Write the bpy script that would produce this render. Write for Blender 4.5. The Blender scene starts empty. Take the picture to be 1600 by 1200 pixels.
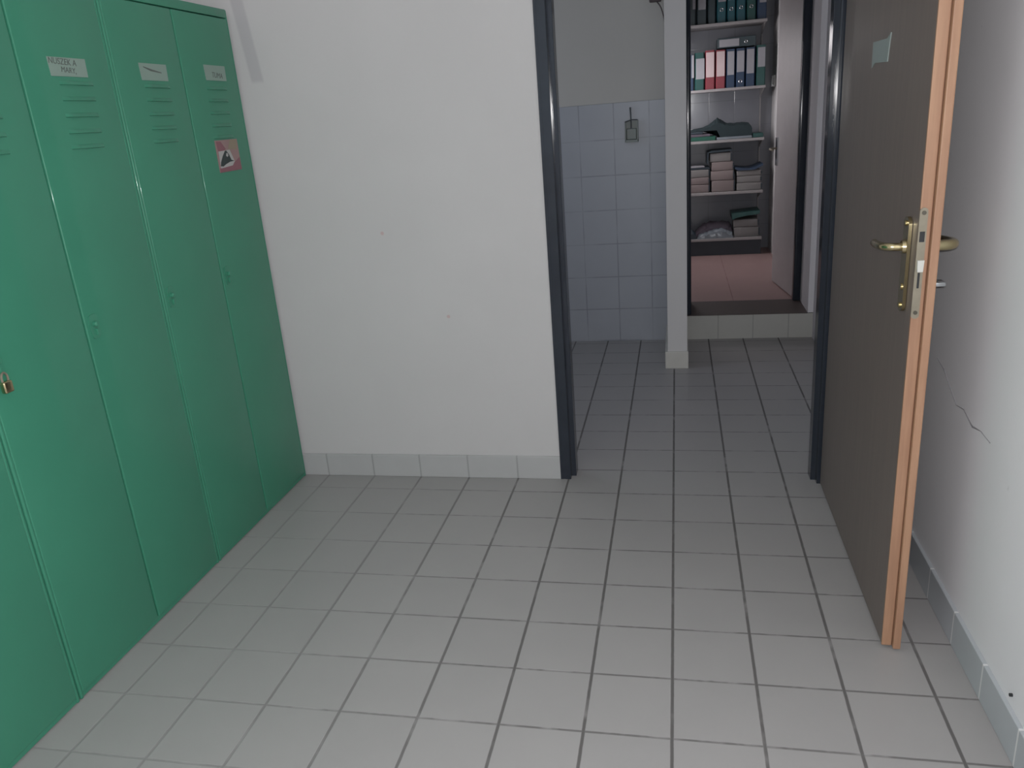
import bpy, bmesh, math, random
from mathutils import Vector, Matrix
random.seed(7)
S = bpy.context.scene
COL = S.collection
T = 0.204                      # one floor tile with its joint, metres; layout below is in tiles

# ------------------------------------------------------------------ camera
F_PX = 1231.16
RIGHT = Vector((0.97850503, 0.19236439, -0.07432261))
DOWN = Vector((-0.00741578, -0.32734378, -0.94487621))
FWD = Vector((-0.20608958, 0.92511729, -0.318881))
CAMLOC = Vector((0.09416885, -13.231031, 6.72272)) * T
cd = bpy.data.cameras.new('camera')
cam = bpy.data.objects.new('camera', cd); COL.objects.link(cam)
cd.sensor_fit = 'HORIZONTAL'; cd.sensor_width = 36.0
cd.lens = 36.0 * F_PX / 1600.0
cd.clip_start = 0.02
up = -DOWN
m = Matrix.Identity(4)
for i in range(3):
    m[i][0] = RIGHT[i]; m[i][1] = up[i]; m[i][2] = -FWD[i]; m[i][3] = CAMLOC[i]
cam.matrix_world = m
S.camera = cam

# ------------------------------------------------------------------ world, lights, exposure
w = bpy.data.worlds.new('world'); S.world = w; w.use_nodes = True
w.node_tree.nodes['Background'].inputs[0].default_value = (0.62, 0.72, 0.9, 1)
w.node_tree.nodes['Background'].inputs[1].default_value = 0.3
S.view_settings.view_transform = 'Standard'
S.view_settings.look = 'None'
S.view_settings.gamma = 1.0
S.view_settings.use_curve_mapping = False
S.view_settings.exposure = 0.0

def area(name, loc, size, power, color, direction):
    l = bpy.data.lights.new(name, 'AREA'); l.shape = 'RECTANGLE'
    l.size, l.size_y = size; l.energy = power; l.color = color
    o = bpy.data.objects.new(name, l); COL.objects.link(o)
    o.location = Vector(loc) * T
    o.rotation_euler = Vector(direction).to_track_quat('-Z', 'Y').to_euler()
    return o
# soft fill light added behind the photographer, at an invented window
area('rear_fill_light', (-1.6, -20.2, 8.0), (1.9, 1.25), 6.0, (0.82, 0.92, 1.0), (0.05, 1, -0.10))
# weak daylight in the store room
area('storeroom_daylight', (-1.25, 18.3, 7.0), (0.5, 0.9), 8.5, (1.0, 0.95, 0.97), (1, 0.0, -0.6))
area('hall_fill_light', (-7.7, 5.6, 8), (.9, 1.1), 4.4, (0.74, 0.84, 1.0), (1, 0, -.2))  # fill light added for the dim hall, at an invented side window
# the phone's own small lamp beside its lens
pl = bpy.data.lights.new('phone_lamp', 'POINT'); pl.energy = 75.0; pl.shadow_soft_size = 0.012
pl.color = (1.0, 0.985, 0.985)
po = bpy.data.objects.new('phone_lamp', pl); COL.objects.link(po)
po.location = CAMLOC + RIGHT * 0.012 + up * 0.02

# ------------------------------------------------------------------ material helpers
def srgb(r, g, b):
    f = lambda c: (c / 255 / 12.92) if c / 255 <= 0.04045 else ((c / 255 + 0.055) / 1.055) ** 2.4
    return (f(r), f(g), f(b), 1)

class NT:
    def __init__(s, name):
        s.m = bpy.data.materials.new(name); s.m.use_nodes = True
        s.t = s.m.node_tree; s.b = s.t.nodes['Principled BSDF']
    def n(s, typ, **kw):
        nd = s.t.nodes.new(typ)
        for k, v in kw.items(): setattr(nd, k, v)
        return nd
    def l(s, a, b): s.t.links.new(a, b)
    def inp(s, sock, v):
        if hasattr(v, 'is_output') or isinstance(v, bpy.types.NodeSocket): s.l(v, sock)
        else: sock.default_value = v
    def math(s, op, a, b=0.0, c=0.0, clamp=False):
        nd = s.n('ShaderNodeMath', operation=op, use_clamp=clamp)
        s.inp(nd.inputs[0], a); s.inp(nd.inputs[1], b)
        if len(nd.inputs) > 2: s.inp(nd.inputs[2], c)
        return nd.outputs[0]
    def ss(s, v, e0, e1, a=0.0, b=1.0):
        nd = s.n('ShaderNodeMapRange', interpolation_type='SMOOTHSTEP')
        s.inp(nd.inputs[0], v); nd.inputs[1].default_value = e0; nd.inputs[2].default_value = e1
        nd.inputs[3].default_value = a; nd.inputs[4].default_value = b
        return nd.outputs[0]
    def pos(s):
        g = s.n('ShaderNodeNewGeometry'); sp = s.n('ShaderNodeSeparateXYZ')
        mu = s.n('ShaderNodeVectorMath', operation='SCALE'); s.l(g.outputs['Position'], mu.inputs[0])
        mu.inputs[3].default_value = 1.0 / T
        s.l(mu.outputs[0], sp.inputs[0]); return sp.outputs, mu.outputs[0]
    def mix(s, f, a, b):
        nd = s.n('ShaderNodeMix', data_type='RGBA')
        s.inp(nd.inputs[0], f); s.inp(nd.inputs[6], a); s.inp(nd.inputs[7], b); return nd.outputs[2]
    def noise(s, vec, scale, detail=3.0, rough=0.55):
        nd = s.n('ShaderNodeTexNoise'); s.l(vec, nd.inputs['Vector'])
        nd.inputs['Scale'].default_value = scale; nd.inputs['Detail'].default_value = detail
        nd.inputs['Roughness'].default_value = rough; return nd.outputs[0]
    def bump(s, h, strength, dist=0.002):
        nd = s.n('ShaderNodeBump'); nd.inputs['Strength'].default_value = strength
        nd.inputs['Distance'].default_value = dist; s.l(h, nd.inputs['Height'])
        s.l(nd.outputs[0], s.b.inputs['Normal'])
    def base(s, c): s.inp(s.b.inputs['Base Color'], c)
    def rough(s, r): s.inp(s.b.inputs['Roughness'], r)

def scalec(c, k): return (c[0] * k, c[1] * k, c[2] * k, 1)

def plain(name, col, rough=0.5, metal=0.0, var=0.08, nscale=3.0, coat=0.0, bump=0.0, bscale=40.0, spec=0.5):
    t = NT(name); _, v = t.pos()
    n = t.noise(v, nscale)
    t.base(t.mix(n, scalec(col, 1 - var), scalec(col, 1 + var)))
    t.rough(rough); t.b.inputs['Metallic'].default_value = metal
    t.b.inputs['Coat Weight'].default_value = coat
    t.b.inputs['Coat Roughness'].default_value = 0.12
    t.b.inputs['Specular IOR Level'].default_value = spec
    if bump: t.bump(t.noise(v, bscale), bump)
    return t.m

def frac_dist(t, v):       # distance in tiles to the nearest whole number
    f = t.math('FRACT', v); return t.math('MINIMUM', f, t.math('SUBTRACT', 1.0, f))

def tile_floor():
    t = NT('floor_tiles'); p, v = t.pos()
    nz = t.noise(v, 5.0, 2.0)
    wob = t.math('MULTIPLY', t.math('SUBTRACT', nz, 0.5), 0.008)
    dx = frac_dist(t, t.math('ADD', p[0], wob)); dy = frac_dist(t, t.math('ADD', p[1], wob))
    gx = t.ss(dx, 0.012, 0.026, 1, 0); gy = t.ss(dy, 0.009, 0.021, 1, 0)
    # joints clogged with pale dirt near the lockers, strong in the middle of the floor
    fade = t.ss(p[0], -7.0, -1.0, 0.30, 1.0)
    patch = t.ss(t.noise(v, 1.7, 3.0, 0.7), 0.34, 0.58, 0.25, 1.0)
    gy2 = t.math('MULTIPLY', gy, t.math('MULTIPLY', patch, 0.8))
    patch2 = t.ss(t.noise(v, 1.1, 3.0, 0.7), 0.30, 0.5, 0.45, 1.0)
    g = t.math('MAXIMUM', t.math('MULTIPLY', gx, patch2), gy2)
    g = t.math('MULTIPLY', g, fade)
    wn = t.n('ShaderNodeTexWhiteNoise', noise_dimensions='2D')
    cx = t.n('ShaderNodeCombineXYZ')
    t.l(t.math('FLOOR', p[0]), cx.inputs[0]); t.l(t.math('FLOOR', p[1]), cx.inputs[1])
    t.l(cx.outputs[0], wn.inputs['Vector'])
    k = t.math('ADD', t.math('MULTIPLY', wn.outputs[0], 0.10), t.math('MULTIPLY', t.noise(v, 1.3, 4.0), 0.20))
    c = t.mix(k, (0.345, 0.336, 0.336, 1), (0.50, 0.482, 0.476, 1))
    # scattered dirt specks
    sp = t.ss(t.noise(v, 9.0, 2.0), 0.80, 0.83)
    c = t.mix(t.math('MULTIPLY', sp, 0.6), c, (0.06, 0.06, 0.06, 1))
    t.base(t.mix(t.math('MULTIPLY', g, 0.86), c, (0.085, 0.08, 0.078, 1)))
    t.rough(t.math('ADD', 0.42, t.math('MULTIPLY', g, 0.4)))
    gg = t.math('MAXIMUM', gx, gy)
    t.bump(t.math('SUBTRACT', 1.0, gg), 0.35, 0.0015)
    return t.m

def wall_tiles(name, base, joint, axis_u, u0, z0, size, jw=0.02, rough=0.2, zsize=None, wav=0.15, amt=0.7):
    t = NT(name); p, v = t.pos()
    u = t.math('DIVIDE', t.math('SUBTRACT', p[axis_u], u0), size)
    z = t.math('DIVIDE', t.math('SUBTRACT', p[2], z0), zsize or size)
    gu = t.ss(frac_dist(t, u), jw * 0.4, jw, 1, 0); gz = t.ss(frac_dist(t, z), jw * 0.4, jw, 1, 0)
    g = t.math('MAXIMUM', gu, gz)
    g = t.math('MULTIPLY', g, t.ss(t.noise(v, 0.8), 0.38, 0.6, 0.15, amt))
    n = t.noise(v, 0.9, 3.0)
    c = t.mix(n, scalec(base, 0.92), scalec(base, 1.08))
    t.base(t.mix(g, c, joint)); t.rough(rough)
    t.bump(t.math('ADD', t.math('SUBTRACT', 1.0, g), t.math('MULTIPLY', t.noise(v, 2.0), wav)), 0.3, 0.001)
    return t.m

def skirting(name, axis, u0, base, joint, jw=0.022, amt=0.7):
    t = NT(name); p, v = t.pos()
    u = t.math('SUBTRACT', p[axis], u0)
    g = t.math('MULTIPLY', t.ss(frac_dist(t, u), jw * 0.4, jw, 1, 0), amt)
    c = t.mix(t.noise(v, 1.5, 3.0), scalec(base, 0.93), scalec(base, 1.07))
    t.base(t.mix(g, c, joint)); t.rough(0.42)
    t.bump(t.math('SUBTRACT', 1.0, g), 0.3, 0.001)
    return t.m

def plaster(name, col, patch=False, streak=False):
    t = NT(name); p, v = t.pos()
    n = t.noise(v, 0.8, 4.0)
    c = t.mix(n, scalec(col, 0.965), scalec(col, 1.035))
    sm = t.ss(t.noise(v, 3.3, 2.0), 0.76, 0.80)
    c = t.mix(t.math('MULTIPLY', sm, 0.25), c, scalec(col, 0.62))
    if patch:      # strip of unpainted filler beside the lockers, above 1.55 m
        le = t.math('ADD', p[0], t.math('MULTIPLY', p[2], 0.115))      # slanted edges
        a = t.math('MULTIPLY', t.ss(le, -6.43, -6.37), t.ss(le, -6.20, -6.14, 1, 0))
        a = t.math('MULTIPLY', a, t.ss(t.math('ADD', p[2], t.math('MULTIPLY', n, 0.1)), 7.66, 7.74))
        c = t.mix(t.math('MULTIPLY', a, 0.36), c, (0.30, 0.28, 0.32, 1))
        # three tiny reddish marks
        for mx, mz in ((-5.2, 4.9), (-4.1, 3.3)):
            dx = t.math('SUBTRACT', p[0], mx); dz = t.math('SUBTRACT', p[2], mz)
            r = t.math('SQRT', t.math('ADD', t.math('MULTIPLY', dx, dx), t.math('MULTIPLY', dz, dz)))
            c = t.mix(t.ss(r, 0.02, 0.045, 0.4, 0), c, (0.5, 0.2, 0.2, 1))
    t.base(c); t.rough(0.75); t.b.inputs['Specular IOR Level'].default_value = 0.25
    if streak:
        sc = t.n('ShaderNodeMapping'); sc.inputs['Scale'].default_value = (9, 9, 0.25); t.l(v, sc.inputs[0])
        t.bump(t.noise(sc.outputs[0], 1.0, 3.0), 0.8, 0.004)
    else:
        t.bump(t.noise(v, 9.0, 4.0), 0.18, 0.002)
    return t.m

def paint_green():
    t = NT('locker_green_enamel'); p, v = t.pos()
    c = t.mix(t.noise(v, 0.7, 3.0), (0.046, 0.222, 0.140, 1), (0.056, 0.262, 0.166, 1))
    sc = t.n('ShaderNodeMapping'); sc.inputs['Scale'].default_value = (6, 6, 1.2); t.l(v, sc.inputs[0])
    s2 = t.ss(t.noise(sc.outputs[0], 2.2, 4.0, 0.7), 0.66, 0.80)
    c = t.mix(t.math('MULTIPLY', s2, 0.22), c, (0.10, 0.25, 0.17, 1))
    t.base(c); t.rough(t.math('ADD', 0.30, t.math('MULTIPLY', t.noise(v, 1.2), 0.12)))
    t.b.inputs['Specular IOR Level'].default_value = 0.2
    t.b.inputs['Coat Weight'].default_value = 0.35; t.b.inputs['Coat Roughness'].default_value = 0.07
    t.bump(t.noise(v, 1.1, 2.0), 0.25, 0.004)
    return t.m

def wood(name, c1, c2, scale, axis=2, rough=0.5, amt=1.0):
    t = NT(name); p, v = t.pos()
    mp = t.n('ShaderNodeMapping')
    s = [scale, scale, scale]; s[axis] = scale * 0.06
    mp.inputs['Scale'].default_value = s; t.l(v, mp.inputs[0])
    n = t.noise(mp.outputs[0], 1.0, 5.0, 0.6)
    t.base(t.mix(t.ss(n, 0.3, 0.7), c1, c2)); t.rough(rough)
    t.bump(n, 0.12 * amt, 0.001)
    return t.m

M = {}
M['floor'] = tile_floor()
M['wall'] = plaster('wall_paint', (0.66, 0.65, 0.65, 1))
M['wall_back'] = plaster('wall_paint_dimmed_back', (0.56, 0.546, 0.552, 1), patch=True)  # same white paint as the right wall, darkened to offset strong central light
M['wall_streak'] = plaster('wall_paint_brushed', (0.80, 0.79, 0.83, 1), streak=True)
M['wall_right'] = plaster('wall_paint_lit_right', (0.85, 0.85, 0.875, 1))  # same white paint, lightened and blued to make up for weak side light
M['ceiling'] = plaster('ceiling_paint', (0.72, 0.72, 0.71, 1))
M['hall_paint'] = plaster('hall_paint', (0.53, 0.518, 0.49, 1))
M['hall_tile'] = wall_tiles('hall_wall_tiles', (0.37, 0.39, 0.43, 1), (0.16, 0.17, 0.19, 1), 0, -0.64, 6.92, 0.985, jw=0.022, rough=0.38, zsize=0.985, amt=0.55)
M['store_tile'] = wall_tiles('store_wall_tiles', (0.255, 0.265, 0.295, 1), (0.16, 0.16, 0.18, 1), 0, 0.4, 0.74, 1.0, jw=0.02, rough=0.10, wav=0.6, amt=0.5)
M['skirt_x'] = skirting('skirting_tiles_x', 0, 0.0, (0.45, 0.45, 0.455, 1), (0.24, 0.24, 0.24, 1), amt=0.55)
M['skirt_y'] = skirting('skirting_tiles_y', 1, 0.0, (0.48, 0.51, 0.54, 1), (0.85, 0.85, 0.85, 1), jw=0.022, amt=0.8)
M['riser'] = skirting('step_riser_tiles', 0, 0.28, (0.50, 0.50, 0.47, 1), (0.28, 0.28, 0.27, 1), amt=0.6)
M['cream_tile'] = plain('skirting_cream', (0.60, 0.59, 0.55, 1), 0.4)
M['frame'] = plain('door_frame_gloss', (0.028, 0.034, 0.046, 1), 0.14, var=0.2, coat=0.0, spec=0.35)
M['green'] = paint_green()
M['green_dark'] = plain('locker_gap_dark', (0.01, 0.05, 0.032, 1), 0.5)
M['veneer'] = wood('door_veneer_brown', (0.182, 0.146, 0.132, 1), (0.205, 0.163, 0.145, 1), 14, 2, 0.42, amt=.4)
M['edge_wood'] = wood('door_edge_wood', (0.34, 0.185, 0.115, 1), (0.43, 0.25, 0.155, 1), 10, 2, 0.5)
M['brass'] = plain('brass', (0.52, 0.44, 0.26, 1), 0.22, 1.0, var=0.12, nscale=8)
M['steel'] = plain('worn_steel', (0.30, 0.27, 0.21, 1), 0.42, 0.6, var=0.2, nscale=8)
M['chrome'] = plain('chrome', (0.55, 0.56, 0.58, 1), 0.15, 1.0)
M['screw_dark'] = plain('screw_dark', (0.12, 0.11, 0.09, 1), 0.4, 0.8)
M['hole'] = plain('lock_hole', (0.02, 0.022, 0.025, 1), 0.6)
M['bolt'] = plain('latch_bolt', (0.66, 0.66, 0.62, 1), 0.3, 0.4)
M['paper'] = plain('paper_label', (0.24, 0.33, 0.285, 1), 0.7, nscale=2)
M['paper2'] = plain('paper_tape', (0.30, 0.35, 0.34, 1), 0.45, nscale=2)
M['ink'] = plain('ink', (0.10, 0.12, 0.11, 1), 0.8)
M['pink'] = plain('sticker_pink', (0.31, 0.205, 0.20, 1), 0.6)
M['rose'] = plain('sticker_rose', (0.24, 0.105, 0.125, 1), 0.6)
M['ochre'] = plain('sticker_ochre', (0.28, 0.235, 0.17, 1), 0.6)
M['white_print'] = plain('sticker_white', (0.42, 0.42, 0.41, 1), 0.6)
M['black_print'] = plain('sticker_dark', (0.03, 0.045, 0.045, 1), 0.6)
M['terracotta'] = wall_tiles('terracotta_floor', (0.40, 0.275, 0.265, 1), (0.19, 0.08, 0.07, 1), 0, 1.83, 0.0, 1.95, jw=0.01, rough=0.5)
M['sill'] = plain('door_sill_dark', (0.10, 0.08, 0.075, 1), 0.5)
M['leaf'] = plain('leaf_white', (0.50, 0.47, 0.48, 1), 0.45)
M['shelf'] = plain('shelf_board', (0.33, 0.315, 0.32, 1), 0.5)
M['gap_shade_box'] = plain('shelf_gap_shade', (0.05, 0.06, 0.075, 1), 0.6)
M['b_black'] = plain('binder_black', (0.035, 0.055, 0.065, 1), 0.4)
M['b_teal'] = plain('binder_teal', (0.018, 0.095, 0.12, 1), 0.4)
M['b_navy'] = plain('binder_navy', (0.025, 0.05, 0.10, 1), 0.4)
M['b_green'] = plain('binder_green', (0.02, 0.08, 0.075, 1), 0.4)
M['b_red'] = plain('binder_red', (0.24, 0.045, 0.06, 1), 0.4)
M['b_label'] = plain('binder_label', (0.33, 0.33, 0.36, 1), 0.6)
M['b_label_pink'] = plain('binder_label_warm', (0.60, 0.48, 0.49, 1), 0.5)
M['bundle'] = wood('paper_bundle', (0.20, 0.165, 0.165, 1), (0.27, 0.225, 0.22, 1), 0.6, 0, 0.8)
M['bundle2'] = wood('paper_bundle_grey', (0.185, 0.18, 0.18, 1), (0.25, 0.24, 0.235, 1), 0.6, 0, 0.8)
M['dark_cloth'] = plain('dark_cloth', (0.02, 0.036, 0.042, 1), 0.8, bump=0.3, bscale=8)
M['dark_folder'] = plain('dark_folder', (0.03, 0.045, 0.06, 1), 0.5)
M['green_folder'] = plain('green_folder', (0.018, 0.10, 0.07, 1), 0.5)
M['plastic_bag'] = plain('clear_plastic_bag', (0.19, 0.22, 0.25, 1), 0.25, bump=0.8, bscale=6)
M['purple_cloth'] = plain('purple_grey_cloth', (0.13, 0.11, 0.14, 1), 0.85, bump=0.4, bscale=8)
M['holder'] = plain('holder_grey_green', (0.17, 0.20, 0.19, 1), 0.4)
M['holder_dark'] = plain('holder_dark', (0.07, 0.08, 0.085, 1), 0.5)
M['cable'] = plain('cable_brown', (0.09, 0.07, 0.07, 1), 0.6)
M['switch'] = plain('switch_white', (0.60, 0.60, 0.58, 1), 0.2)
M['glass'] = NT('window_glass').m
gb = M['glass'].node_tree.nodes['Principled BSDF']
gb.inputs['Transmission Weight'].default_value = 1.0; gb.inputs['Roughness'].default_value = 0.02

# ------------------------------------------------------------------ mesh helpers (input in tiles)
ORIG = {}
def empty(name, label, cat, loc, group=None):
    o = bpy.data.objects.new(name, None); COL.objects.link(o)
    o.empty_display_size = 0.05
    o.location = Vector(loc) * T; ORIG[o.name] = Vector(loc) * T
    o['label'] = label; o['category'] = cat
    if group: o['group'] = group
    return o

def obj(name, bm, mat, parent=None, smooth=False, label=None, loc=None):
    """bm holds world coordinates in tiles"""
    org = Vector((0, 0, 0))
    if parent is not None: org = ORIG[parent.name]
    elif loc is not None: org = Vector(loc) * T
    for v in bm.verts: v.co = v.co * T - org
    bmesh.ops.recalc_face_normals(bm, faces=bm.faces[:])
    me = bpy.data.meshes.new(name); bm.to_mesh(me); bm.free()
    mats = mat if isinstance(mat, (list, tuple)) else [mat]
    for q in mats: me.materials.append(q)
    if smooth:
        for p in me.polygons: p.use_smooth = True
        try: me.set_sharp_from_angle(angle=math.radians(35))
        except Exception: pass
    o = bpy.data.objects.new(name, me); COL.objects.link(o)
    if parent is not None:
        o.parent = parent; ORIG[o.name] = org
    else:
        o.location = org; ORIG[o.name] = org
    if label: o['label'] = label
    return o

def struct(name, bm, mat, **kw):
    o = obj(name, bm, mat, **kw); o['kind'] = 'structure'; return o

def tag(o, label, cat, group=None):
    o['label'] = label; o['category'] = cat
    if group: o['group'] = group
    return o

def box(bm, x0, x1, y0, y1, z0, z1, bev=0.0, seg=2, mi=0):
    vs = [bm.verts.new((x, y, z)) for z in (z0, z1) for y in (y0, y1) for x in (x0, x1)]
    fs = []
    for q in ((0, 2, 3, 1), (4, 5, 7, 6), (0, 1, 5, 4), (2, 6, 7, 3), (0, 4, 6, 2), (1, 3, 7, 5)):
        f = bm.faces.new([vs[i] for i in q]); f.material_index = mi; fs.append(f)
    if bev:
        es = list({e for f in fs for e in f.edges})
        bmesh.ops.bevel(bm, geom=es, offset=bev, segments=seg, profile=0.5, affect='EDGES')
    return vs
def B(*a, **k):
    bm = bmesh.new(); box(bm, *a, **k); return bm

def prism(bm, pts, axis, a0, a1, mi=0):
    """closed outline pts (2-D) pushed along an axis; the 2-D axes are the other two in xyz order"""
    def mk(p, a):
        c = [0, 0, 0]; o = [i for i in range(3) if i != axis]
        c[o[0]] = p[0]; c[o[1]] = p[1]; c[axis] = a; return bm.verts.new(c)
    A = [mk(p, a0) for p in pts]; Bv = [mk(p, a1) for p in pts]
    n = len(pts); out = []
    out.append(bm.faces.new(A)); out.append(bm.faces.new(Bv[::-1]))
    for i in range(n): out.append(bm.faces.new((A[i], Bv[i], Bv[(i + 1) % n], A[(i + 1) % n])))
    for f in out: f.material_index = mi
    return out

def tube(bm, pts, r, n=12, caps=True):
    pts = [Vector(p) for p in pts]; rings = []
    rr = r if isinstance(r, (list, tuple)) else [r] * len(pts)
    prev = None
    for i, p in enumerate(pts):
        d = (pts[min(i + 1, len(pts) - 1)] - pts[max(i - 1, 0)]).normalized()
        if prev is None:
            a = Vector((0, 0, 1)) if abs(d.z) < 0.9 else Vector((1, 0, 0))
            u = d.cross(a).normalized()
        else: u = (prev - d * prev.dot(d)).normalized()
        prev = u; v = d.cross(u)
        rings.append([bm.verts.new(p + (u * math.cos(2 * math.pi * k / n) + v * math.sin(2 * math.pi * k / n)) * rr[i]) for k in range(n)])
    for a, b in zip(rings, rings[1:]):
        for k in range(n): bm.faces.new((a[k], a[(k + 1) % n], b[(k + 1) % n], b[k]))
    if caps: bm.faces.new(rings[0][::-1]); bm.faces.new(rings[-1])

def bez(p, n=10):
    """Catmull-Rom through points"""
    p = [Vector(q) for q in p]; out = []
    for i in range(len(p) - 1):
        a, b, c, d = p[max(i - 1, 0)], p[i], p[i + 1], p[min(i + 2, len(p) - 1)]
        for k in range(n):
            s = k / n
            out.append(0.5 * ((2 * b) + (c - a) * s + (2 * a - 5 * b + 4 * c - d) * s * s + (3 * b - a - 3 * c + d) * s ** 3))
    out.append(p[-1]); return out

# ------------------------------------------------------------------ the shell
ZC = 14.0
bm = B(-10.2, 4.2, -20.6, 10.3, -0.4, 0.0); struct('floor', bm, M['floor'])
bm = B(-10.2, 4.2, -20.6, 24.0, ZC, ZC + 0.5); struct('ceiling', bm, M['ceiling'])
DT = 10.35    # top of door opening
bm = bmesh.new()
box(bm, -10.2, -2.08, 0.6, 0.93, 0, ZC); box(bm, 2.74, 3.5, 0.6, 0.93, 0, ZC); box(bm, -2.08, 2.74, 0.6, 0.93, DT, ZC)
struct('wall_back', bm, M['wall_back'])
struct('wall_left', B(-10.4, -9.98, -20.6, 0.6, 0, ZC), M['wall'])
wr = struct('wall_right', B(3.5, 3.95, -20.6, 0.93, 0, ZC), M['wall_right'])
# rear wall with an unseen window, added to carry the fill light
WX0, WX1, WZ0, WZ1 = -6.4, 3.1, 4.8, 11.2
bm = bmesh.new()
box(bm, -10.2, WX0, -21.2, -20.6, 0, ZC); box(bm, WX1, 3.5, -21.2, -20.6, 0, ZC)
box(bm, WX0, WX1, -21.2, -20.6, 0, WZ0); box(bm, WX0, WX1, -21.2, -20.6, WZ1, ZC)
struct('wall_rear', bm, M['wall'])
bm = bmesh.new()
for a in (WX0, (WX0 + WX1) / 2 - 0.15, WX1 - 0.3): box(bm, a, a + 0.3, -21.0, -20.75, WZ0, WZ1, bev=0.03)
for a in (WZ0, WZ1 - 0.3): box(bm, WX0, WX1, -21.0, -20.75, a, a + 0.3, bev=0.03)
wf = struct('added_window_1', bm, M['leaf'])
obj('pane', B(WX0 + .2, WX1 - .2, -20.9, -20.86, WZ0 + .2, WZ1 - .2), M['glass'], parent=wf)

# crack and dot on the right wall
pts = [(-2.25, 3.26), (-2.56, 3.20), (-2.77, 3.09), (-3.14, 2.92), (-3.40, 2.96), (-3.62, 2.90), (-3.73, 2.87), (-4.0, 2.92), (-4.29, 2.90)]
wd = [0.002, 0.008, 0.002, 0.004, 0.007, 0.010, 0.02, 0.004, 0.002]
bm = bmesh.new()
up_ = [(y, z + w_ * 0.6) for (y, z), w_ in zip(pts, wd)]; dn = [(y, z - w_ * 0.6) for (y, z), w_ in zip(pts, wd)]
prism(bm, up_ + dn[::-1], 0, 3.493, 3.51)
obj('crack', bm, plain('crack_plaster', (0.30, 0.30, 0.32, 1), 0.9), parent=wr, label='thin grey crack in the white paint')
bm = bmesh.new(); tube(bm, [(3.51, -5.65, 0.62), (3.47, -5.65, 0.62)], 0.018, 8)
obj('nail_hole', bm, M['hole'], parent=wr)

# baseboards
struct('baseboard_back', B(-9.98, -2.15, 0.555, 0.602, 0, 0.475, bev=0.012), M['skirt_x'])
struct('baseboard_right', B(3.45, 3.502, -20.6, 0.58, 0, 0.485, bev=0.012), M['skirt_y'])

# main door frame, glossy dark: face, rounded edge, stop
def frame_profile(side):
    """outline in x,y for the left jamb (side=1) or mirrored (side=-1)"""
    P = [(-2.15, .566), (-2.147, .562), (-2.10, .562), (-2.099, .568), (-2.055, .568), (-2.054, .562), (-1.962, .562), (-1.955, .565), (-1.952, .571), (-1.952, .72), (-1.872, .72), (-1.868, .722), (-1.866, .727), (-1.866, 1.0), (-2.15, 1.0)]
    return P
def jamb(bm, P, z0, z1):
    prism(bm, P, 2, z0, z1)
bm = bmesh.new(); LP = frame_profile(1)
jamb(bm, LP, 0, DT + 0.1)
CX = 0.33    # mirror about the middle of the opening
RP = [(2 * 0.302 - x, y) for x, y in LP]
jamb(bm, RP, 0, DT + 0.1)
box(bm, -1.95, 2.55, 0.562, 1.0, DT, DT + 0.1); box(bm, -2.15, 2.76, 0.562, 1.0, DT + 0.08, DT + 0.35)
struct('trim_1', bm, M['frame'])

# ------------------------------------------------------------------ the brown door standing open
HX = 2.60
bm = B(HX, HX + 0.012, -4.12, 0.50, 0.05, 10.25)
d1 = obj('door_1', B(HX + 0.008, HX + 0.20, -4.12, 0.50, 0.05, 10.25), M['veneer'])
d1['kind'] = 'structure'
d1['label'] = 'brown wood veneer door standing open with pale wood edge'
bm.free()
bm = bmesh.new()
box(bm, HX + 0.001, HX + 0.118, -4.145, -4.11, 0.045, 10.26, bev=0.008)
obj('edge_strip', bm, M['edge_wood'], parent=d1, label='pale orange wood lipping')
bm = bmesh.new()
box(bm, HX + 0.124, HX + 0.212, -4.20, -4.08, 0.03, 10.28, bev=0.012)
obj('rebate_lip', bm, M['edge_wood'], parent=d1, label='pale orange wood lipping')
bm = B(HX + 0.104, HX + 0.13, -4.125, -4.10, 0.05, 10.25)
obj('groove', bm, plain('groove_wood', (0.20, 0.10, 0.06, 1), 0.6), parent=d1)
# mortise lock plate on the edge
bm = bmesh.new()
xa, xb, ya = HX - 0.004, HX + 0.078, -4.158
pts = []
n = 8
for k in range(n + 1):
    a = math.pi * k / n; pts.append(((xa + xb) / 2 + (xb - xa) / 2 * math.cos(a), 5.475 + 0.04 * math.sin(a)))
for k in range(n + 1):
    a = math.pi + math.pi * k / n; pts.append(((xa + xb) / 2 + (xb - xa) / 2 * math.cos(a), 4.355 + 0.04 * math.sin(a)))
prism(bm, pts, 1, ya, -4.14)
lk = obj('lock_plate', bm, M['steel'], parent=d1, label='worn brassy steel lock plate')
obj('latch_hole', B(HX + .012, HX + .062, -4.163, -4.15, 5.155, 5.265), M['hole'], parent=lk)
bm = bmesh.new()
prism(bm, [(HX + .010, 4.84), (HX + .066, 4.84), (HX + .072, 4.965), (HX + .004, 4.965)], 1, -4.20, -4.15)
obj('latch_bolt', bm, M['bolt'], parent=lk, label='pale worn latch bolt')
bm = bmesh.new(); box(bm, HX + .027, HX + .050, -4.163, -4.15, 4.655, 4.825, bev=.004); obj('bolt_slot', bm, M['hole'], parent=lk)
for z in (5.462, 4.385):
    bm = bmesh.new(); tube(bm, [(HX + .037, -4.15, z), (HX + .037, -4.168, z)], 0.022, 12)
    sc_ = obj('screw', bm, M['screw_dark'], parent=lk)
    bm = bmesh.new(); box(bm, HX + .020, HX + .054, -4.1705, -4.165, z - .004, z + .004); obj_ = bm
    bm.free()

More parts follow.
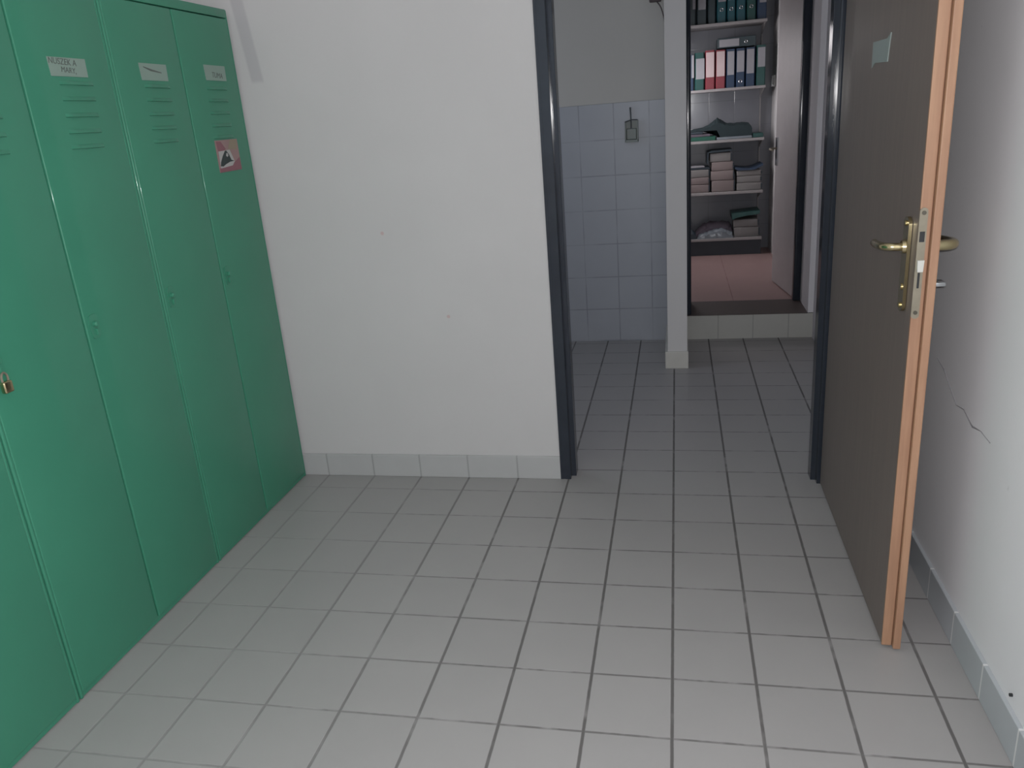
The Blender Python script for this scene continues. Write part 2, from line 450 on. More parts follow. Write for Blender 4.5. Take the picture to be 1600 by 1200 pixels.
def handle_set(sign, xf):
    """sign -1: on the face towards the lockers, +1: on the face towards the right wall"""
    bm = bmesh.new()
    Y0 = -3.80
    pts = []
    for k in range(13):
        a = math.pi * k / 12; pts.append((Y0 + 0.10 * math.cos(a), 5.30 + 0.08 * math.sin(a)))
    for k in range(13):
        a = math.pi + math.pi * k / 12; pts.append((Y0 + 0.10 * math.cos(a), 4.40 + 0.08 * math.sin(a)))
    prism(bm, pts, 0, xf, xf + sign * 0.035)
    bp = obj('handle_plate', bm, M['brass'], parent=d1, smooth=True, label='brass handle plate')
    for z in (5.31, 4.39):
        bm = bmesh.new(); tube(bm, [(xf + sign * .03, Y0, z), (xf + sign * .05, Y0, z), (xf + sign * .058, Y0, z)], [.03, .03, .015], 12)
        obj('screw', bm, M['brass'], parent=bp, smooth=True)
    bm = bmesh.new()
    r = 0.045 if sign < 0 else 0.06
    k = 0.80 if sign < 0 else 0.95
    path = bez([(xf + sign * .02, Y0, 5.05), (xf + sign * .14 * k, Y0, 5.05), (xf + sign * .24 * k, Y0 + .02, 5.05), (xf + sign * .30 * k, Y0 + .11, 5.045), (xf + sign * .31 * k, Y0 + .25, 5.035), (xf + sign * .30 * k, Y0 + .45, 5.02), (xf + sign * .27 * k, Y0 + .60, 5.01)], 6)
    rad = [r] * (len(path) - 3) + [r * .95, r * .8, r * .4]
    tube(bm, path, rad, 14)
    obj('handle_lever', bm, M['brass'], parent=d1, smooth=True, label='brass lever handle')
    bm = bmesh.new(); tube(bm, [(xf, Y0, 5.05), (xf + sign * .07, Y0, 5.05)], [.085, .07], 16)
    obj('handle_collar', bm, M['brass'], parent=bp, smooth=True)
handle_set(-1, HX + 0.002); handle_set(1, HX + 0.208)
bm = bmesh.new(); tube(bm, [(HX + .21, -3.8, 4.63), (HX + .30, -3.8, 4.63)], .025, 10)
box(bm, HX + .25, HX + .40, -3.90, -3.74, 4.605, 4.655, bev=.012)
obj('thumb_turn', bm, M['chrome'], parent=d1, smooth=True, label='chrome thumb turn')
bm = bmesh.new(); tube(bm, [(HX + .005, -3.8, 4.60), (HX - .045, -3.8, 4.60)], .04, 12)
obj('lock_cylinder', bm, M['brass'], parent=d1, smooth=True)
# paper stuck on the door face
bm = bmesh.new()
prism(bm, [(-1.47, 7.30), (-2.20, 7.295), (-2.36, 7.35), (-2.31, 7.20), (-2.27, 7.03), (-1.62, 7.045), (-1.47, 6.99)], 0, HX - 0.004, HX + 0.009)
obj('paper_note', bm, M['paper2'], parent=d1, label='small faded paper note taped to the brown door')
# hinges
for z in (1.2, 9.0):
    bm = bmesh.new(); tube(bm, [(2.84, 0.50, z), (2.84, 0.50, z + .45)], .035, 10)
    obj('hinge', bm, M['steel'], parent=d1)

# ------------------------------------------------------------------ lockers
XF = -7.50
def louvre(bm, yc, z, w_):
    """pressed louvre: sloping hood with rounded ends"""
    n = 10
    rows = []
    for k in range(n + 1):
        s = k / n; y = yc - w_ / 2 + w_ * s
        e = min(1, math.sin(math.pi * s) * 2.2)
        rows.append([bm.verts.new((XF + 0.001, y, z + .035)), bm.verts.new((XF + .018 * e, y, z + .018)), bm.verts.new((XF + .034 * e + .001, y, z - .012)), bm.verts.new((XF + .001, y, z - .020))])
    for a, b in zip(rows, rows[1:]):
        for j in range(3): bm.faces.new((a[j], a[j + 1], b[j + 1], b[j]))

def text_part(s, y, z, size, parent, mat, skew=0.0, rot=0.0):
    cu = bpy.data.curves.new('writing', 'FONT'); cu.body = s; cu.size = size * T; cu.extrude = 0.0002
    cu.align_x = 'CENTER'; cu.shear = skew
    to = bpy.data.objects.new('tmp_text', cu); COL.objects.link(to)
    bpy.context.view_layer.update()
    me = bpy.data.meshes.new_from_object(to.evaluated_get(bpy.context.evaluated_depsgraph_get()))
    bpy.data.objects.remove(to)
    me.name = 'handwriting'; me.materials.clear(); me.materials.append(mat)
    R = Matrix(((0, 0, 1), (1, 0, 0), (0, 1, 0)))      # text x -> +Y, text y -> +Z, facing +X
    org = ORIG[parent.name]
    c, s_ = math.cos(rot), math.sin(rot)
    for v in me.vertices:
        x, yy = v.co.x * c - v.co.y * s_, v.co.x * s_ + v.co.y * c
        v.co = R @ Vector((x, yy, v.co.z)) + Vector(((XF + 0.0095) * T, y * T, z * T)) - org
    o = bpy.data.objects.new('handwriting', me); COL.objects.link(o); o.parent = parent; ORIG[o.name] = org
    return o

def locker(y0, y1, label):
    t = empty('locker_cabinet', label, 'locker', (-8.7, (y0 + y1) / 2, 0))
    bm = bmesh.new()
    xb_ = -9.93; t_ = 0.03; g = 0.06
    xf = XF - 0.015
    box(bm, xb_, xf + .012, y0 + .004, y0 + g, 0, 8.86, bev=.024, seg=5)             # sides
    box(bm, xb_, xf + .012, y1 - g, y1 - .004, 0, 8.86, bev=.024, seg=5)
    box(bm, xb_, xb_ + t_, y0 + g, y1 - g, 0, 8.86)                     # back
    box(bm, xb_, xf + .012, y0 + .03, y1 - .03, 8.72, 8.86, bev=.012)   # top with front rail
    box(bm, xb_, xf, y0 + g, y1 - g, 0.02, 0.11)                        # floor / bottom rail
    ym = (y0 + y1) / 2
    box(bm, xb_, xf - .05, ym - .03, ym + .03, .1, 8.73)              # partition
    obj('body', bm, M['green'], parent=t, smooth=True)
    for a, b in ((y0 + g - .006, ym - .016), (ym + .016, y1 - g + .006)):
        bm = B(xf - .08, XF, a, b, .085, 8.705, bev=.018, seg=4)
        d = obj('door', bm, M['green'], parent=t, smooth=True)
        bm = bmesh.new()
        for k, z in enumerate((7.56, 7.37, 7.17, 6.97, 6.78)):
            louvre(bm, (a + b) / 2 + .10 - .015 * k, z, .62)
        obj('louvre_vents', bm, M['green'], parent=d, smooth=True)
        # lock plate with knob near the edge on the photographer's side
        bm = bmesh.new()
        yl, zl = a + .15, 4.52
        pts = []
        for k in range(24):
            an = 2 * math.pi * k / 24
            pts.append((yl + .085 * math.copysign(abs(math.cos(an)) ** .5, math.cos(an)), zl + .16 * math.copysign(abs(math.sin(an)) ** .5, math.sin(an))))
        prism(bm, pts, 0, XF - .01, XF + .014)
        lp = obj('lock_plate', bm, M['green'], parent=d)
        bm = bmesh.new(); tube(bm, [(XF + .01, yl, zl + .03), (XF + .05, yl, zl + .03), (XF + .065, yl, zl + .03)], [.042, .038, .02], 14)
        obj('lock_knob', bm, M['green'], parent=lp, smooth=True)
        bm = B(XF + .005, XF + .045, yl - .012, yl + .012, zl - .12, zl - .03, bev=.006)
        obj('hasp', bm, M['green'], parent=lp)
    return t

LA = locker(-2.83, 0.535, 'green metal two-door locker in the corner against the white back wall')
LB = locker(-6.19, -2.84, 'middle green metal two-door locker with a handwritten name label')
LC = locker(-9.55, -6.20, 'green metal locker at the left edge of the photo, nearest the photographer')
def doors(l): return [c for c in l.children if c.name.startswith('door')]
dA = doors(LA); dB = doors(LB)

def label_card(door, y0, y1, z0, z1, mat, name='name_label', sl=0.0):
    bm = bmesh.new()
    prism(bm, [(y0, z0), (y1, z0 + sl), (y1 + .01, z1 + sl), (y0 - .01, z1)], 0, XF - .001, XF + .008)
    return obj(name, bm, mat, parent=door, label='paper name label')
c1 = label_card(dB[1], -4.02, -3.36, 7.645, 7.87, M['paper'])
text_part('NUSZEK A', -3.78, 7.785, .105, dB[1], M['ink'], .1, -.04)
text_part('MARY,', -3.70, 7.69, .095, dB[1], M['ink'], .1, -.06)
c2 = label_card(dA[0], -2.22, -1.58, 7.645, 7.88, M['paper'])
bm = bmesh.new(); prism(bm, [(-2.14, 7.835), (-1.95, 7.80), (-1.72, 7.765), (-1.72, 7.752), (-1.98, 7.775), (-2.14, 7.822)], 0, XF + .007, XF + .010)
obj('handwriting', bm, M['ink'], parent=dA[0])
c3 = label_card(dA[1], -0.51, 0.12, 7.69, 7.93, M['paper'])
text_part('TUMA', -0.16, 7.735, .12, dA[1], M['ink'], .2, -.05)

# pink picture sticker on the corner locker
def poly(bm, pts, d): prism(bm, [(-0.61 + p[0] * .72, 6.21 + p[1] * .53) for p in pts], 0, XF - .001, XF + d)
bm = bmesh.new(); poly(bm, [(0, 0), (1, 0.02), (1, 1), (0, .99)], .008)
st = obj('picture_sticker', bm, M['pink'], parent=dA[1], label='pink picture sticker')
bm = bmesh.new(); poly(bm, [(0, 0), (1, .02), (.98, .42), (.72, .28), (.25, .14), (.02, .14)], .0095); obj('rose_field', bm, M['rose'], parent=dA[1])
bm = bmesh.new(); poly(bm, [(.04, .96), (.24, .95), (.42, .70), (.30, .66), (.06, .66)], .0095); obj('rose_stripe', bm, M['rose'], parent=dA[1])
bm = bmesh.new(); poly(bm, [(.66, .99), (.96, .98), (.92, .66), (.52, .70)], .0095); obj('ochre_field', bm, M['ochre'], parent=dA[1])
bm = bmesh.new(); poly(bm, [(.08, .65), (.58, .68), (.72, .30), (.60, .18), (.06, .13)], .011); obj('white_field', bm, M['white_print'], parent=dA[1])
bm = bmesh.new()
poly(bm, [(.06, .20), (.10, .32), (.22, .50), (.36, .66), (.42, .66), (.52, .52), (.58, .36), (.72, .32), (.50, .30), (.30, .24), (.18, .18)], .0125)
obj('dark_figure', bm, M['black_print'], parent=dA[1])
bm = bmesh.new(); poly(bm, [(.37, .50), (.40, .58), (.45, .58), (.47, .50), (.42, .46)], .0138); obj('pale_face', bm, M['white_print'], parent=dA[1])

# brass padlock at the left border
pk = empty('padlock', 'small brass padlock hanging on a green locker door at the left edge', 'padlock', (XF + .06, -5.99, 4.25))
bm = B(XF + .03, XF + .10, -6.06, -5.93, 4.17, 4.31, bev=.02, seg=3); obj('body', bm, M['brass'], parent=pk, smooth=True)
bm = bmesh.new(); tube(bm, bez([(XF + .065, -6.035, 4.29), (XF + .065, -6.035, 4.37), (XF + .065, -5.995, 4.41), (XF + .065, -5.955, 4.37), (XF + .065, -5.955, 4.29)], 5), .013, 8)
obj('shackle', bm, M['steel'], parent=pk, smooth=True)

# ------------------------------------------------------------------ the hall
YH = 10.3
bm = bmesh.new()
box(bm, -8.4, -8.0, 0.93, 3.2, 0, ZC); box(bm, -8.4, -8.0, 8.0, YH, 0, ZC)
box(bm, -8.4, -8.0, 3.2, 8.0, 0, 5.0); box(bm, -8.4, -8.0, 3.2, 8.0, 11.0, ZC)
struct('wall_hall_left', bm, M['hall_paint'])
bm = bmesh.new()
for y in (3.2, 5.5, 7.8): box(bm, -8.3, -8.15, y, y + .2, 5.0, 11.0)
for z in (5.0, 10.8): box(bm, -8.3, -8.15, 3.2, 8.0, z, z + .2)
w3 = struct('added_window_3', bm, M['leaf'])  # unseen window, added to go with the hall fill light
obj('pane', B(-8.24, -8.21, 3.3, 7.9, 5.1, 10.9), M['glass'], parent=w3)
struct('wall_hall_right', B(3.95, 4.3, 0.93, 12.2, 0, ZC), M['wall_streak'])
struct('wall_hall_back', B(-8.4, -0.1, YH + .03, YH + 0.4, 0, ZC), M['hall_paint'])
struct('wall_hall_tiles', B(-8.0, -0.14, YH - .02, YH + .03, 0, 6.91, bev=.008), M['hall_tile'])
struct('wall_partition', B(-0.165, 0.345, 7.5, YH + .03, 0, ZC), M['wall'])
bm = B(-0.235, 0.375, 7.44, YH, 0, 0.475, bev=.015); struct('baseboard_partition', bm, M['cream_tile'])
ZS = 0.743
# step up to the store room
struct('trim_2', B(0.345, 3.95, YH, YH + 1.7, -.2, ZS - .02), M['riser'])
struct('trim_3', B(0.345, 3.80, YH - .02, 12.05, ZS - .02, ZS, bev=.006), M['sill'])
struct('floor_storeroom', B(-1.9, 4.2, 12.05, 24.0, -.2, ZS), M['terracotta'])
struct('wall_passage_right', B(3.80, 3.95, YH, 12.05, ZS, ZC), M['wall_streak'])
bm = B(0.345, 3.80, YH, 12.05, 10.75, ZC); struct('wall_hall_header', bm, M['wall'])
bm = bmesh.new()
box(bm, 3.95, 4.3, 12.2, 12.4, 0, ZC); struct('wall_store_front', B(-1.9, 0.345, YH + .4, 12.2, 0, ZC), M['wall'])
bm.free()
# store room door frame
bm = bmesh.new()
box(bm, 0.345, 0.50, YH + .03, 12.0, ZS, 10.75, bev=.03, seg=3)
box(bm, 3.58, 3.80, 11.8, 12.1, ZS, 10.75, bev=.03, seg=3)
box(bm, 0.5, 3.58, 11.8, 12.1, 10.5, 10.75)
struct('trim_4', bm, M['frame'], smooth=True)
# store room door leaf, opened inward
hx, hy = 3.62, 12.1; fx, fy = 3.27, 14.75
bm = bmesh.new()
dv = Vector((fx - hx, fy - hy, 0)).normalized(); nv = Vector((dv.y, -dv.x, 0)) * .18
P = [(hx, hy), (fx, fy), (fx + nv.x, fy + nv.y), (hx + nv.x, hy + nv.y)]
prism(bm, P, 2, ZS + .03, 10.4)
bmesh.ops.bevel(bm, geom=bm.edges[:], offset=.015, segments=2, affect='EDGES')
d2 = obj('door_2', bm, M['leaf'], smooth=True); d2['kind'] = 'structure'; d2['label'] = 'pale pinkish door leaf opened into the store room'
def on_leaf(s, z, off): q = Vector((hx, hy, 0)) + dv * s - nv.normalized() * off; return (q.x, q.y, z)
L = (Vector((fx, fy, 0)) - Vector((hx, hy, 0))).length
bm = bmesh.new()
a = on_leaf(L - .36, 0, .0); b = on_leaf(L - .10, 0, .0); c = on_leaf(L - .10, 0, .035); d = on_leaf(L - .36, 0, .035)
prism(bm, [a[:2], b[:2], c[:2], d[:2]], 2, 4.62, 5.50)
hp = obj('handle_plate', bm, M['chrome'], parent=d2, label='bright metal handle plate')
bm = bmesh.new(); tube(bm, bez([on_leaf(L - .2, 5.16, .02), on_leaf(L - .2, 5.16, .18), on_leaf(L - .26, 5.15, .24), on_leaf(L - .6, 5.13, .25)], 5), .035, 10)
obj('handle_lever', bm, M['steel'], parent=d2, smooth=True, label='dark metal lever')

# little wall holder on the hall tiles
wh = empty('wall_holder', 'small grey-green tray holder with upright rod on the tiled hall wall', 'holder', (-1.12, YH - .02, 5.9))
yb = YH - .02
bm = bmesh.new()
box(bm, -1.31, -0.94, yb - .02, yb, 5.86, 6.40)                      # back
box(bm, -1.31, -1.28, yb - .16, yb, 5.86, 6.40, bev=.006); box(bm, -0.97, -0.94, yb - .16, yb, 5.86, 6.42, bev=.006)
box(bm, -1.31, -0.94, yb - .16, yb, 5.83, 5.90, bev=.006)
obj('tray', bm, M['holder'], parent=wh)
bm = bmesh.new(); tube(bm, [(-1.30, yb - .15, 6.38), (-1.13, yb - .15, 6.43), (-.95, yb - .15, 6.42)], .016, 8)
obj('rim', bm, M['holder_dark'], parent=wh, smooth=True)
bm = bmesh.new(); tube(bm, [(-1.13, yb - .08, 5.95), (-1.14, yb - .07, 6.5), (-1.15, yb - .05, 6.76)], [.02, .02, .026], 10)
obj('rod', bm, M['holder_dark'], parent=wh, smooth=True, label='thin dark upright rod')
bm = B(-1.27, -.99, yb - .10, yb - .03, 5.9, 6.2, bev=.02); obj('pad', bm, M['holder'], parent=wh)

# cable high on the hall wall
ca = empty('wall_cable', 'brown cable hanging from a dark box high on the hall wall', 'cable', (-.35, YH, 9.3))
bm = bmesh.new(); tube(bm, bez([(-.46, YH - .0, 9.46), (-.36, YH - .04, 9.34), (-.27, YH - .04, 9.20), (-.20, YH - .03, 8.95), (-.17, YH + .0, 8.72)], 8), .017, 8)
obj('cable', bm, M['cable'], parent=ca, smooth=True)
bm = B(-.58, -.26, YH - .09, YH + .035, 9.36, 9.75, bev=.03); obj('junction_box', bm, M['cable'], parent=ca)

# ------------------------------------------------------------------ the store room
struct('wall_store_right', B(3.86, 4.2, 12.05, 22.0, 0, ZC), M['wall'])
bm = bmesh.new()
box(bm, -1.9, -1.5, 12.2, 16.8, ZS, ZC); box(bm, -1.9, -1.5, 19.8, 22.0, ZS, ZC)
box(bm, -1.9, -1.5, 16.8, 19.8, ZS, 4.6); box(bm, -1.9, -1.5, 16.8, 19.8, 9.4, ZC)
struct('wall_store_left', bm, M['wall'])
bm = bmesh.new()
for y in (16.8, 18.2, 19.6): box(bm, -1.8, -1.6, y, y + .2, 4.6, 9.4)
for z in (4.6, 9.2): box(bm, -1.8, -1.6, 16.8, 19.8, z, z + .2)
w2 = struct('window_2', bm, M['leaf'])
obj('pane', B(-1.73, -1.70, 16.9, 19.7, 4.7, 9.3), M['glass'], parent=w2)
struct('wall_store_back', B(-1.9, 4.2, 21.7, 22.2, 0, ZC), M['store_tile'])

sh = empty('wall_shelving', 'tall open shelving with pale boards on the store room back wall', 'shelving', (1.3, 21.0, ZS))
ZB = [(9.52, .10), (7.20, .10), (5.30, .10), (3.30, .10), (1.46, .10)]
for z, th in ZB:
    bm = B(-1.3, 3.44, 20.0, 21.66, z - th, z, bev=.012); obj('shelf_board', bm, M['shelf'], parent=sh)
for x in (-1.28, 3.40):
    bm = bmesh.new(); box(bm, x - .02, x + .02, 21.5, 21.68, ZS, 12.0); obj('upright', bm, M['shelf'], parent=sh)
    for z, th in ZB:
        bm = bmesh.new(); prism(bm, [(20.3, z - th), (21.6, z - th), (21.6, z - th - .35)], 0, x - .015, x + .015); obj('bracket', bm, M['shelf'], parent=sh)
obj('gap_shade_box', B(-1.3, 3.44, 20.25, 21.6, ZS, 1.36), M['gap_shade_box'], parent=sh, label='dark box in place of the shade under the lowest shelf')  # fills the gap under the shelf; its shade is put into the colour

def binder(x0, x1, z0, z1, mat, lab, lx, label, lmat='b_label', ring=None, tilt=0):
    """lever arch file standing on a shelf: spine faces the doorway"""
    t = empty('binder', label, 'binder', ((x0 + x1) / 2, 20.15, z0), 'lever arch files on the shelves')
    g = .012; yb_ = 21.3
    bm = bmesh.new()
    prism(bm, [(x0 + g, 20.2), (x0 + .05, 20.14), (x1 - .05, 20.14), (x1 - g, 20.2), (x1 - g, yb_), (x1 - g - .03, yb_), (x1 - g - .03, 20.24), (x0 + g + .03, 20.24), (x0 + g + .03, yb_), (x0 + g, yb_)], 2, z0, z1)
    obj('cover', bm, M[mat], parent=t)
    obj('pages', B(x0 + .06, x1 - .06, 20.28, yb_ - .05, z0 + .04, z1 - .10), M['shelf'], parent=t)
    if lab: obj('spine_label', B(lx[0], lx[1], 20.128, 20.142, lab[0], lab[1], bev=.004), M[lmat], parent=t, label='pale spine label')
    if ring:
        bm = bmesh.new(); cx = (x0 + x1) / 2
        tube(bm, [(cx + .055 * math.cos(a_), 20.134, ring + .055 * math.sin(a_)) for a_ in [2 * math.pi * k / 16 for k in range(17)]], .013, 6)
        obj('finger_ring', bm, M['chrome'], parent=t, smooth=True)
    return t
Z2 = 7.205
binder(.40, .80, Z2, 8.50, 'b_navy', (7.66, 8.50 - .02), (.70, .79), 'dark binder half hidden at the left end of the row of standing files')
binder(.81, 1.19, Z2, 8.55, 'b_green', (7.60, 8.34), (.86, 1.18), 'dark green binder with grey label, directly left of the two red ones')
binder(1.20, 1.58, Z2, 8.60, 'b_red', (7.64, 8.53), (1.24, 1.54), 'left one of the two red binders', 'b_label_pink')
binder(1.59, 1.97, Z2, 8.58, 'b_red', (7.64, 8.53), (1.63, 1.93), 'right one of the two red binders', 'b_label_pink')
binder(1.98, 2.33, Z2, 8.58, 'b_navy', (7.66, 8.50), (2.03, 2.28), 'navy binder directly right of the red binders')
binder(2.34, 2.69, Z2, 8.58, 'b_navy', (7.74, 8.49), (2.38, 2.65), 'navy binder with a finger ring, middle of the three blue ones', ring=7.40)
binder(2.70, 3.06, Z2, 8.58, 'b_navy', (7.66, 8.52), (2.74, 3.01), 'blue binder left of the gap beside the dark green end binder')
binder(3.08, 3.44, Z2, 8.63, 'b_green', (7.86, 8.55), (3.14, 3.41), 'dark green binder at the right end of the row, with a high label')
# binder lying on top
t = empty('binder', 'dark binder lying flat on top of the standing files, label facing out', 'binder', (2.4, 20.2, 8.64), 'lever arch files on the shelves')
bm = B(1.66, 3.06, 20.14, 21.25, 8.635, 8.99, bev=.02); obj('cover', bm, M['b_black'], parent=t)
obj('spine_label', B(1.72, 2.45, 20.124, 20.142, 8.67, 8.93), M['b_label'], parent=t, label='pale spine label')
bm = bmesh.new(); tube(bm, [(2.70 + .05 * math.cos(a_), 20.132, 8.80 + .05 * math.sin(a_)) for a_ in [2 * math.pi * k / 16 for k in range(17)]], .012, 6)
obj('finger_ring', bm, M['chrome'], parent=t, smooth=True)
# top row
Z1 = 9.525
row = [(.45, .87, 'b_black', (.74, .84), 10.08, None, 'black binder at the left end of the top row, narrow white label'),
       (.88, 1.27, 'b_black', (.95, 1.22), 10.04, None, 'black binder with wide pale label, second in the top row'),
       (1.28, 1.60, 'b_black', None, 0, None, 'plain dark binder without label in the top row'),
       (1.61, 1.98, 'b_teal', (1.67, 1.95), 10.24, 9.97, 'dark teal binder on the top shelf with low finger ring, white label above'),
       (1.99, 2.31, 'b_teal', (2.03, 2.26), 10.27, 9.97, 'teal binder in the middle of the top shelf'),
       (2.32, 2.68, 'b_teal', None, 0, 9.99, 'brighter teal binder on the top shelf with a finger ring and no label'),
       (2.69, 3.05, 'b_green', None, 0, 9.99, 'blue-green binder on the top shelf, second from its right end'),
       (3.06, 3.43, 'b_navy', (3.16, 3.40), 10.08, None, 'dark blue binder at the right end of the top row')]
for x0, x1, mt, lx, lz, rg, lb in row:
    binder(x0, x1, Z1, 10.86, mt, (lz, 10.75) if lx else None, lx, lb, ring=rg)

def heap(name, pts, y0, y1, mat, n=8, amp=.05, rough_seed=1, base=None):
    """soft lumpy body: skyline pts (x,z) over a flat base, rounded in depth"""
    rnd = random.Random(rough_seed)
    bm = bmesh.new(); rows = []
    zb = pts[0][1]
    xs = []
    for (xa_, za_), (xb_, zb_) in zip(pts, pts[1:]):
        for k in range(4): xs.append((xa_ + (xb_ - xa_) * k / 4, za_ + (zb_ - za_) * k / 4))
    xs.append(pts[-1])
    bz = base or (lambda x: zb)
    for j in range(n + 1):
        s = j / n; y = y0 + (y1 - y0) * s
        prof = math.sin(math.pi * (0.12 + 0.76 * s)) ** .5
        rows.append([bm.verts.new((x + rnd.uniform(-1, 1) * amp * .3, y, zb + (z - zb) * prof + (rnd.uniform(-1, 1) * amp * min(1, (z - zb) * 4)))) for x, z in xs])
    for a_, b_ in zip(rows, rows[1:]):
        for k in range(len(xs) - 1): bm.faces.new((a_[k], a_[k + 1], b_[k + 1], b_[k]))
    def skirt(vs):
        bs = [bm.verts.new((v.co.x, v.co.y, min(v.co.z, bz(v.co.x)))) for v in vs]
        for k in range(len(vs) - 1): bm.faces.new((vs[k], vs[k + 1], bs[k + 1], bs[k]))
        return bs
    f = skirt(rows[0]); b2 = skirt(rows[-1])
    bm.faces.new(f + b2[::-1])
    return bm
# third shelf
def flat_stack(name, x0, x1, z0, z1, mat, label, cat, y0=20.2, y1=21.4, group=None, bev=.02, rot=0.0, par=None):
    bm = B(x0, x1, y0, y1, z0, z1, bev=bev)
    if rot:
        c_ = Vector(((x0 + x1) / 2, (y0 + y1) / 2, 0))
        bmesh.ops.rotate(bm, cent=c_, matrix=Matrix.Rotation(rot, 3, 'Z'), verts=bm.verts[:])
    o = obj(name, bm, M[mat], loc=((x0 + x1) / 2, (y0 + y1) / 2, z0)); tag(o, label, cat, group); return o
Z3 = 5.302
flat_stack('folder', .2, 1.62, Z3, 5.46, 'green_folder', 'green folder at the bottom left of the shelf under the dark cloth', 'folder', group='folders under the dark cloth')
flat_stack('folder', .1, 1.40, 5.463, 5.56, 'purple_cloth', 'greyish folder lying on the green folder', 'folder', group='folders under the dark cloth', rot=.03)
flat_stack('folder', .25, 1.15, 5.563, 5.66, 'dark_folder', 'dark folder topmost of the low pile at the shelf left end', 'folder', group='folders under the dark cloth', rot=-.04)
flat_stack('folder', 1.66, 3.00, Z3, 5.40, 'plastic_bag', 'pale grey folder flat on the board below the dark cloth', 'folder', group='folders under the dark cloth')
flat_stack('folder', 3.03, 3.42, Z3, 5.46, 'b_green', 'thin dark folder at the right end of the cloth shelf', 'folder', group='folders under the dark cloth')
bm = heap('c', [(.6, 5.67), (.78, 5.76), (1.15, 5.80), (1.42, 5.92), (1.58, 6.04), (1.70, 6.13), (1.82, 6.06), (2.0, 5.93), (2.3, 5.88), (2.6, 5.90), (2.88, 5.88), (2.97, 5.75), (2.99, 5.67)], 20.22, 21.2, 'dark_cloth', amp=.02, rough_seed=3, base=lambda x: 5.67 if x < 1.70 else 5.41)
o = obj('dark_cloth', bm, M['dark_cloth'], smooth=True, loc=(1.8, 20.7, 5.4)); tag(o, 'black cloth heaped to a peak over folders on the middle shelf', 'cloth')
# the cloth body rests on pale folder: fill below
# fourth shelf: paper bundles
Z4 = 3.302
def bundle(x0, x1, z0, z1, mat, label, rot=0.0, y0=20.18, group='paper bundles on the shelf'):
    t = empty('paper_bundle', label, 'paper bundle', ((x0 + x1) / 2, 20.8, z0), group)
    bm = B(x0, x1, y0, 21.4, z0, z1, bev=.035, seg=3)
    bmesh.ops.rotate(bm, cent=Vector(((x0 + x1) / 2, 20.8, 0)), matrix=Matrix.Rotation(rot, 3, 'Z'), verts=bm.verts[:])
    obj('sheets', bm, M[mat], parent=t, smooth=True)
    bm = B(x1 - .015, x1 + .035, y0 - .012, y0 + .14, z0 + .05, z1 - .05, bev=.012)
    bmesh.ops.rotate(bm, cent=Vector(((x0 + x1) / 2, 20.8, 0)), matrix=Matrix.Rotation(rot, 3, 'Z'), verts=bm.verts[:])
    obj('string_knot', bm, M['dark_folder'], parent=t)
bundle(.55, 1.36, Z4, 3.62, 'bundle', 'paper bundle at the bottom of the left stack', .02)
bundle(.5, 1.39, 3.625, 3.90, 'bundle', 'paper bundle in the middle of the left stack', -.03)
bundle(.52, 1.36, 3.905, 4.20, 'bundle2', 'greyish paper bundle topmost of the left stack, under a folder', .02)
flat_stack('folder', .5, 1.40, 4.205, 4.28, 'dark_folder', 'dark folder lying on the left paper stack', 'folder')
flat_stack('folder', .55, 1.18, 4.283, 4.34, 'b_label', 'thin white folder on top of the left paper stack', 'folder', rot=.05)
bundle(1.47, 2.34, Z4, 3.74, 'bundle', 'paper bundle at the bottom of the tall middle stack', .01)
bundle(1.45, 2.33, 3.745, 4.12, 'bundle', 'paper bundle second from the bottom in the tall middle stack', -.02)
bundle(1.46, 2.29, 4.125, 4.46, 'bundle', 'paper bundle third from the bottom in the tall middle stack', .02)
bundle(1.40, 2.22, 4.465, 4.82, 'bundle2', 'greyish paper bundle topmost of the tall middle stack', -.01)
bm = bmesh.new(); prism(bm, [(1.28, 4.42), (1.33, 4.42), (1.36, 4.83), (2.26, 4.86), (2.25, 4.93), (1.50, 4.91), (1.31, 4.86)], 1, 20.12, 21.4)
tag(obj('folder', bm, M['dark_folder'], loc=(1.8, 20.8, 4.82)), 'dark floppy folder drooping over the tall middle paper stack', 'folder')
bundle(2.44, 3.38, Z4, 3.60, 'bundle2', 'paper bundle at the bottom of the right stack', .01)
bundle(2.46, 3.37, 3.605, 3.86, 'bundle2', 'paper bundle in the middle of the right stack', -.02)
bundle(2.43, 3.36, 3.865, 4.08, 'bundle2', 'paper bundle topmost of the right stack, below a sagging folder', .02)
bm = bmesh.new(); prism(bm, [(2.36, 4.16), (2.38, 4.23), (2.62, 4.18), (2.9, 4.15), (3.15, 4.20), (3.43, 4.31), (3.43, 4.24), (3.15, 4.10), (2.9, 4.085), (2.5, 4.09)], 1, 20.12, 21.4)
tag(obj('folder', bm, M['b_navy'], loc=(2.9, 20.8, 4.08)), 'dark blue sagging folder on the right paper stack', 'folder')
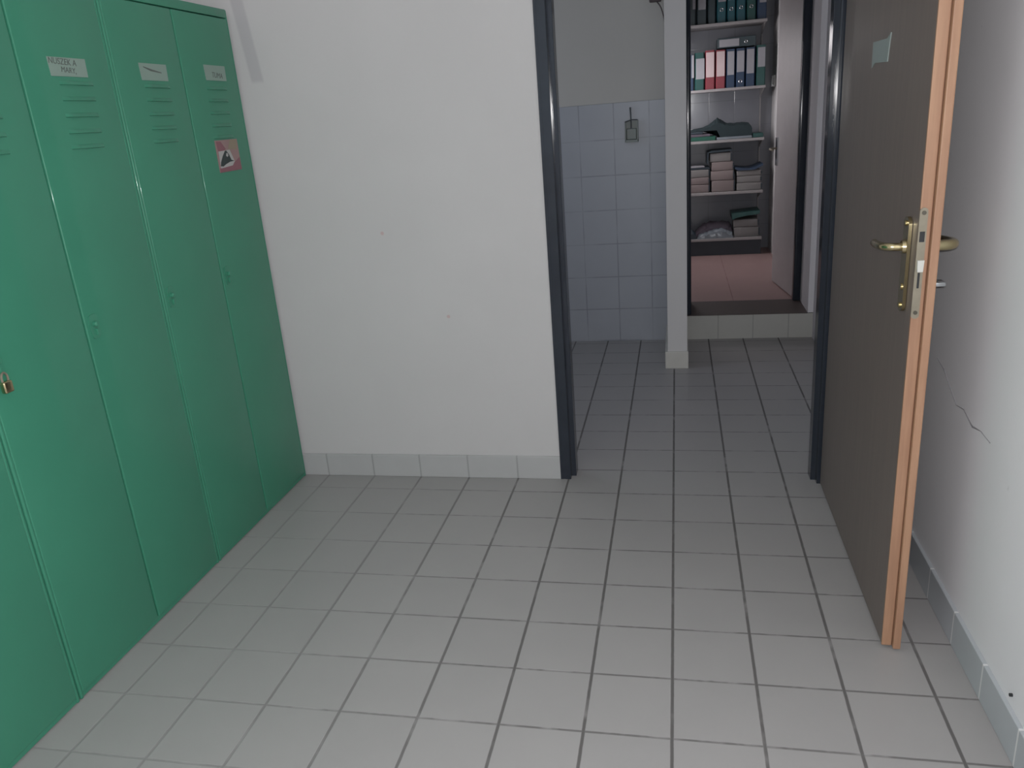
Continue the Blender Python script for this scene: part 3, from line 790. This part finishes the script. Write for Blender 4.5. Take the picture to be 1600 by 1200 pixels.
# lowest shelf
Z5 = 1.462
G5 = 'paper bundles on the lowest shelf'
bundle(2.38, 3.33, Z5, 1.85, 'bundle2', 'paper bundle on the lowest shelf board', .01, group=G5)
bundle(2.36, 3.31, 1.855, 2.16, 'bundle2', 'paper bundle lying on another one on the lowest shelf', -.02, group=G5)
bm = bmesh.new(); prism(bm, [(2.30, 2.17), (2.26, 2.42), (3.36, 2.50), (3.34, 2.36), (2.9, 2.32), (2.45, 2.24)], 1, 20.12, 21.4)
tag(obj('folder', bm, M['b_green'], loc=(2.8, 20.8, 2.2)), 'dark green folder on the paper stack of the lowest shelf', 'folder')
bm = heap('c', [(.9, Z5), (1.0, 1.62), (1.3, 1.70), (1.6, 1.80), (1.9, 1.84), (2.1, 1.76), (2.3, 1.66), (2.34, Z5)], 20.08, 20.5, None, amp=.04, rough_seed=5)
tag(obj('plastic_bag', bm, M['plastic_bag'], smooth=True, loc=(1.6, 20.3, Z5)), 'crumpled pale plastic bag on the lowest shelf', 'bag')
bm = heap('c', [(.75, Z5), (.9, 1.7), (1.15, 1.95), (1.45, 2.03), (1.9, 2.04), (2.2, 1.98), (2.33, 1.8), (2.34, Z5)], 20.55, 21.4, None, amp=.04, rough_seed=8)
tag(obj('cloth_heap', bm, M['purple_cloth'], smooth=True, loc=(1.6, 20.9, Z5)), 'purplish grey cloth heap behind the plastic bag on the lowest shelf', 'cloth')
bm = heap('c', [(.2, Z5), (.4, 1.75), (.7, 1.82), (.86, 1.7), (.88, Z5)], 20.1, 20.5, None, amp=.03, rough_seed=9)
tag(obj('dark_bag', bm, M['dark_folder'], smooth=True, loc=(.5, 20.3, Z5)), 'dark bag at the left end of the lowest shelf', 'bag')
# light switch on the store room right wall
sw = empty('light_switch', 'small white light switch on the store room side wall', 'switch', (3.86, 21.2, 7.3))
obj('plate', B(3.80, 3.862, 20.62, 21.45, 7.12, 7.55, bev=.015), M['switch'], parent=sw)
obj('rocker', B(3.775, 3.805, 20.8, 21.2, 7.2, 7.47, bev=.012), M['switch'], parent=sw)
